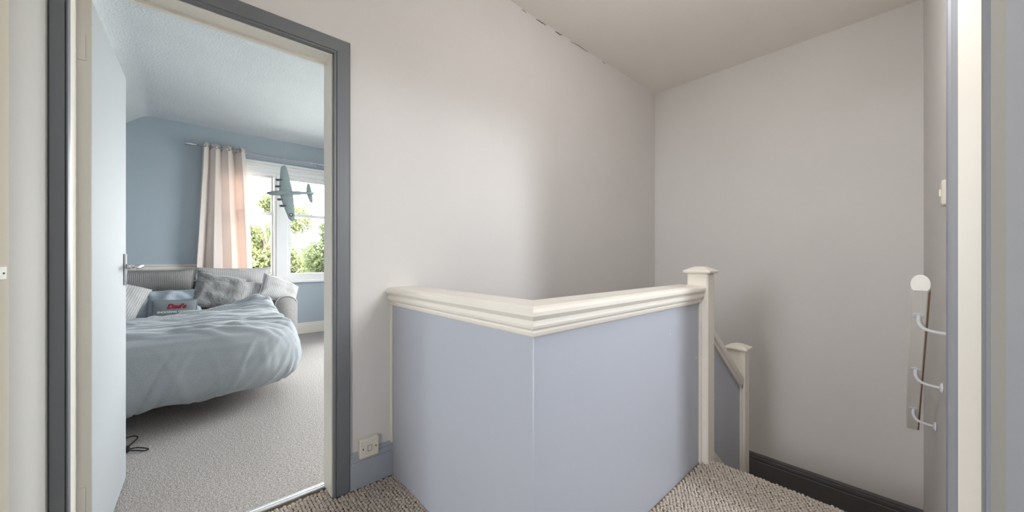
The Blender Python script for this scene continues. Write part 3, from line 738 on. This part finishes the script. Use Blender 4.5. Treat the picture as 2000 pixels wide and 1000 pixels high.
# cushions
BASE = Matrix(((0, 0, 1), (1, 0, 0), (0, 1, 0)))
def zsurf(u, v, t): return t / 2 * max(0.0, (1 - u ** 4) * (1 - v ** 4)) ** .55 * (1 - .18 * (u * u + v * v) / 2)
def cushion(name, label, w, h, t, m, loc, roll=0, lean=0, yaw=0, wr=.01, seed=0, N=26, piping=None, group='cushions and pillows on the sofa bed'):
    V = []; F = []
    for sgn in (1, -1):
        off = len(V)
        for j in range(N + 1):
            v = -1 + 2 * j / N
            for i in range(N + 1):
                u = -1 + 2 * i / N
                x = w / 2 * u * (1 - .06 * (1 - v * v) * abs(u)); y = h / 2 * v * (1 - .06 * (1 - u * u) * abs(v))
                z = zsurf(u, v, t); fade = min(1, z / (t * .2))
                z += fade * wr * mnoise.noise(Vector((u * 2.2 + seed, v * 2.2, sgn + seed)))
                V.append((x, y, sgn * z))
        for j in range(N):
            for i in range(N):
                q = (off + j * (N + 1) + i, off + j * (N + 1) + i + 1, off + (j + 1) * (N + 1) + i + 1, off + (j + 1) * (N + 1) + i)
                F.append(q if sgn > 0 else tuple(reversed(q)))
    o = pyobj(name, V, F, m, smooth=True)
    bm = bmesh.new(); bm.from_mesh(o.data); bmesh.ops.remove_doubles(bm, verts=bm.verts, dist=1e-5); bm.to_mesh(o.data); bm.free()
    M = Matrix.Rotation(yaw, 3, 'Z') @ Matrix.Rotation(roll, 3, 'X') @ Matrix.Rotation(lean, 3, 'Y') @ BASE
    o.matrix_world = Matrix.Translation(loc) @ M.to_4x4()
    if piping:
        pts = []
        for k in range(80):
            a = k / 80 * 4; e = int(a); f = -1 + 2 * (a - e)
            u, v = ((f, -1), (1, f), (-f, 1), (-1, -f))[e]
            pts.append((w / 2 * u * (1 - .06 * (1 - v * v) * abs(u)), h / 2 * v * (1 - .06 * (1 - u * u) * abs(v)), 0))
        pts.append(pts[0])
        bm = bmesh.new(); tube(bm, pts, .006, 6, caps=False); obj('piping', bm, piping, o, smooth=True)
    return tag(o, label, 'cushion', group)
cushion('back_cushion', 'dark ribbed back cushion below the white dado rail', .80, .50, .20, 'sofa_cloth', (-5.36, -.365, .715), 0, R(-10), 0, .012, 1, piping='sofa_cloth')
cushion('back_cushion', 'pale ribbed back cushion in front of the curtain', .70, .50, .20, 'sofa_cloth_light', (-5.38, .395, .73), R(-1), R(-10), 0, .012, 2, piping='sofa_cloth_light')
cushion('fur_cushion', 'grey faux fur cushion tilted in the middle of the sofa', .44, .42, .17, 'fur', (-5.04, .235, .725), R(-13), R(-33), 0, .035, 3)
cushion('scatter_cushion', 'small ribbed cushion wedged behind the grey fur cushion', .36, .34, .13, 'sofa_cloth_light', (-5.10, .53, .68), R(-8), R(-40), R(10), .015, 4)
cushion('scatter_cushion', 'ribbed cushion leaning over the right arm of the sofa', .42, .36, .15, 'sofa_cloth_light', (-5.08, .80, .700), R(-27), R(-42), R(8), .015, 5, piping='sofa_cloth_light')
cushion('scatter_cushion', 'pale ribbed cushion at the far left beside the door edge', .44, .42, .18, 'sofa_cloth_light', (-4.76, -.535, .70), R(-24), R(-25), R(8), .015, 6)
cushion('bed_pillow', 'blue grey pillow behind the pale ribbed cushion at the left', .50, .34, .14, 'pillow_blue', (-5.02, -.48, .635), R(-20), R(-20), 0, .02, 7)
cushion('bed_pillow', 'blue pillow with creased edge above the lettered cushion', .42, .34, .13, 'pillow_blue', (-4.98, -.115, .615), R(1), R(-28), 0, .035, 8)
dc = cushion('lettered_cushion', 'small grey cushion with red and white lettering', .335, .23, .09, 'cushion_grey', (-4.76, -.115, .572), R(-2), R(-14), 0, .004, 9, piping='cushion_grey')
def lettering(name, txt, m, size, cx, cy, shear, off, w, h, t):
    cd = bpy.data.curves.new(name, 'FONT'); cd.body = txt; cd.size = size; cd.align_x = 'CENTER'; cd.align_y = 'CENTER'; cd.shear = shear; cd.offset = off; cd.extrude = .0012; cd.resolution_u = 4
    to = bpy.data.objects.new(name, cd); col.objects.link(to); bpy.context.view_layer.update()
    me = bpy.data.meshes.new_from_object(to.evaluated_get(bpy.context.evaluated_depsgraph_get()))
    bpy.data.objects.remove(to, do_unlink=True)
    for v in me.vertices:
        X, Y = v.co.x + cx, v.co.y + cy
        v.co = (X, Y, zsurf(max(-1, min(1, X / (w / 2))), max(-1, min(1, Y / (h / 2))), t) + .003 + v.co.z)
    me.materials.clear()
    link_mesh(name, me, m, dc)
lettering('lettering', "Dad's", 'letter_red', .060, .012, .043, .28, .0022, .335, .23, .09)
lettering('lettering', 'SNOOZING CORNER', 'letter_white', .026, .006, -.010, 0, .0008, .335, .23, .09)

# ------------------------------------------------------------------ model aeroplane hanging in front of the window
ap = thing('model_aeroplane', 'grey four engined model bomber hanging on its side before the window', 'model aeroplane')
yaw = math.atan(776 / 698)
Fv = Vector((-math.sin(yaw), math.cos(yaw), 0)); Rv = Vector((math.cos(yaw), math.sin(yaw), 0)); Uv = Vector((0, 0, 1))
nose = (-Rv * .86 - Fv * .50).normalized()
wing = (Uv * .965 + (-Rv) * .245 - Fv * .05); wing = (wing - nose * 0).normalized()
norm = nose.cross(wing).normalized()
nose2 = nose
ap.matrix_world = Matrix((( nose.x, wing.x, norm.x, -4.6), (nose.y, wing.y, norm.y, .795), (nose.z, wing.z, norm.z, 1.81), (0, 0, 0, 1)))
def apart(name, bm, m, p=None, smooth=True): return obj(name, bm, m, p or ap, smooth)
SPAN = .325
bm = bmesh.new(); lathe(bm, [(-.265, .004), (-.26, .010), (-.20, .014), (-.10, .022), (0, .028), (.10, .027), (.155, .022), (.185, .012), (.195, .003)], (0, 0, 0), (1, 0, 0), 18); apart('fuselage', bm, 'plane_grey')
def foil(bm, secs):      # (span y, leading x, trailing x, thickness, z)
    rings = []
    for y, le, te, th, z in secs:
        pr_ = [(le, 0), (le - (le - te) * .08, .5), (le - (le - te) * .35, 1), (te + .002, .15), (te, 0), (te + .002, -.15), (le - (le - te) * .35, -.8), (le - (le - te) * .08, -.45)]
        rings.append([(x, y, z + th / 2 * k) for x, k in pr_])
    return loft(bm, rings)
for s in (1, -1):
    bm = bmesh.new(); foil(bm, [(0, .075, -.055, .018, -.012), (s * .10, .062, -.050, .014, -.009), (s * .22, .040, -.040, .009, -.005), (s * .295, .024, -.033, .006, -.002), (s * (SPAN - .005), .008, -.024, .004, 0), (s * SPAN, -.004, -.016, .002, 0)])
    wg = apart('wing', bm, 'plane_grey')
    for yy in (.075, .150):
        xle = .075 - yy * .17
        bm = bmesh.new(); lathe(bm, [(-.055, .002), (-.03, .007), (0, .012), (.022, .0125), (.026, .010), (.03, .004), (.037, .002)], (xle + .008, s * yy, -.006), (1, 0, 0), 12); en = apart('engine', bm, 'plane_dark')
        bm = bmesh.new()
        for k in range(3):
            a = 2 * PI * k / 3 + yy * 9 + s; d = Vector((0, math.cos(a), math.sin(a))); c = Vector((xle + .040, s * yy, -.006)); e = Vector((1, 0, 0)).cross(d)
            loft(bm, [[c + d * q + e * .0032 * w_ + Vector((.001, 0, 0)), c + d * q - e * .0032 * w_ + Vector((.001, 0, 0)), c + d * q - e * .0032 * w_ - Vector((.001, 0, 0)), c + d * q + e * .0032 * w_ - Vector((.001, 0, 0))] for q, w_ in ((0, .6), (.012, 1), (.024, .8), (.028, .3))])
        apart('propeller', bm, 'plane_dark', en, False)
    bm = bmesh.new(); foil(bm, [(0, -.185, -.245, .008, .004), (s * .08, -.198, -.240, .005, .006), (s * .11, -.208, -.235, .003, .006), (s * .118, -.216, -.230, .002, .006)]); apart('tailplane', bm, 'plane_grey')
bm = bmesh.new()
loft(bm, [[(le, .003, z), (te, .002, z), (te, -.002, z), (le, -.003, z)] for z, le, te in ((.010, -.13, -.262), (.03, -.185, -.265), (.07, -.215, -.258), (.078, -.225, -.250))]); apart('tail_fin', bm, 'plane_grey', None, False)
# roundel on both faces of the lower wing
for zf in (1, -1):
    cyc = -.255; cxx = -.004; zz = zf * .0048 - .003
    bm = bmesh.new(); bmesh.ops.create_circle(bm, cap_ends=True, radius=.020, segments=24, matrix=Matrix.Translation((cxx, cyc, zz))); ro = obj('roundel', bm, 'star_navy', ap)
    ro.modifiers.new('solid', 'SOLIDIFY').thickness = .0006
    pts = [(cxx + (.0165 if k % 2 == 0 else .0066) * math.cos(PI * k / 5 + PI / 2 * 0 + .3), cyc + (.0165 if k % 2 == 0 else .0066) * math.sin(PI * k / 5 + .3), zz + zf * .0008) for k in range(10)]
    bm = bmesh.new(); bm.faces.new([bm.verts.new(p) for p in pts]); so_ = obj('star', bm, 'star_white', ro); so_.modifiers.new('solid', 'SOLIDIFY').thickness = .0005
tipw = ap.matrix_world @ Vector((0.0, SPAN - .02, 0))
bm = bmesh.new(); Mi = ap.matrix_world.inverted(); tube(bm, [Mi @ tipw, Mi @ Vector((tipw.x, tipw.y, 2.74))], .0004, 5); apart('hanging_thread', bm, 'thread')

# ------------------------------------------------------------------ cable on the bedroom carpet
cb = thing('charger_cable', 'black charger and looped cable on the bedroom carpet by the door', 'cable', (-2.92, -.26, 0))
cbm = bmesh.new(); tube(cbm, smooth_path([(-2.98, -.50, .006), (-3.10, -.33, .006), (-3.14, -.27, .010), (-3.09, -.235, .012), (-3.00, -.262, .007), (-2.96, -.275, .006), (-2.93, -.225, .010), (-2.875, -.178, .009), (-2.865, -.190, .007), (-2.90, -.235, .010), (-2.915, -.262, .014)], 8), .0032, 8)
part('cable', cbm, 'black_plastic', cb, smooth=True)
part('plug', box(-2.96, -2.905, -.30, -.255, .002, .026), 'black_plastic', cb, bevel=.006)
part('plug_label', box(-2.95, -2.915, -.292, -.268, .0255, .0268), 'chrome', cb)

# ------------------------------------------------------------------ garden beyond the windows
GZ = -3.0
g = obj('lawn', box(-60, 60, -60, 60, GZ - .2, GZ), 'lawn'); g.name = 'ground'; tag(g, 'pale garden ground below the windows', 'ground', kind='structure')
def tree(label, x, y, h, rad, n, m, seed):
    rg = np.random.default_rng(seed)
    t = thing('tree', label, 'tree', (x, y, GZ), group='garden trees outside the bedroom window')
    bm = bmesh.new(); tube(bm, [(0, 0, 0), (.1, .05, h * .3), (0, .1, h * .6), (.05, 0, h * .85)], [.16, .13, .08, .03], 8)
    for k in range(7):
        a = rg.uniform(0, 2 * PI); z0 = h * rg.uniform(.35, .7); L_ = rad * rg.uniform(.5, .9)
        tube(bm, [(0, .05, z0), (L_ * .5 * math.cos(a), L_ * .5 * math.sin(a), z0 + .4), (L_ * math.cos(a), L_ * math.sin(a), z0 + .9)], [.05, .03, .012], 6)
    obj('trunk', bm, 'bark', t, smooth=True)
    nb = 26; cl = []
    for k in range(nb):
        d = rg.normal(size=3); d /= np.linalg.norm(d); rr = rg.uniform(.25, .95)
        cl.append((d[0] * rad * rr, d[1] * rad * rr, h * .62 + d[2] * h * .34 * rr, rad * rg.uniform(.22, .42)))
    cl = np.array(cl); idx = rg.integers(0, nb, n)
    d = rg.normal(size=(n, 3)); d /= np.linalg.norm(d, axis=1)[:, None]
    c = cl[idx, :3] + d * cl[idx, 3:4] * rg.uniform(.3, 1.0, (n, 1)) ** .6
    a = rg.normal(size=(n, 3)); a /= np.linalg.norm(a, axis=1)[:, None]
    b = np.cross(a, rg.normal(size=(n, 3))); b /= np.linalg.norm(b, axis=1)[:, None]
    s = rg.uniform(.045, .09, (n, 1))
    V = np.stack([c - a * s, c + b * s * .5, c + a * s, c - b * s * .5], 1).reshape(-1, 3)
    F = np.arange(4 * n).reshape(-1, 4)
    f = pyobj('foliage', V.tolist(), F.tolist(), m, t); f['kind'] = 'stuff'
tree('pale green tree seen through the left window light', -13.0, 1.6, 6.6, 1.3, 20000, 'leaf_a', 1)
tree('deeper green tree beyond the right window light', -15.8, 4.5, 5.9, 1.4, 20000, 'leaf_b', 2)
tree('smaller tree filling the gap between the two nearer trees', -20.5, 4.2, 5.4, 1.7, 16000, 'leaf_a', 3)
tree('tallest tree standing furthest back behind the curtain edge', -26.5, 2.9, 7.2, 2.0, 20000, 'leaf_b', 4)
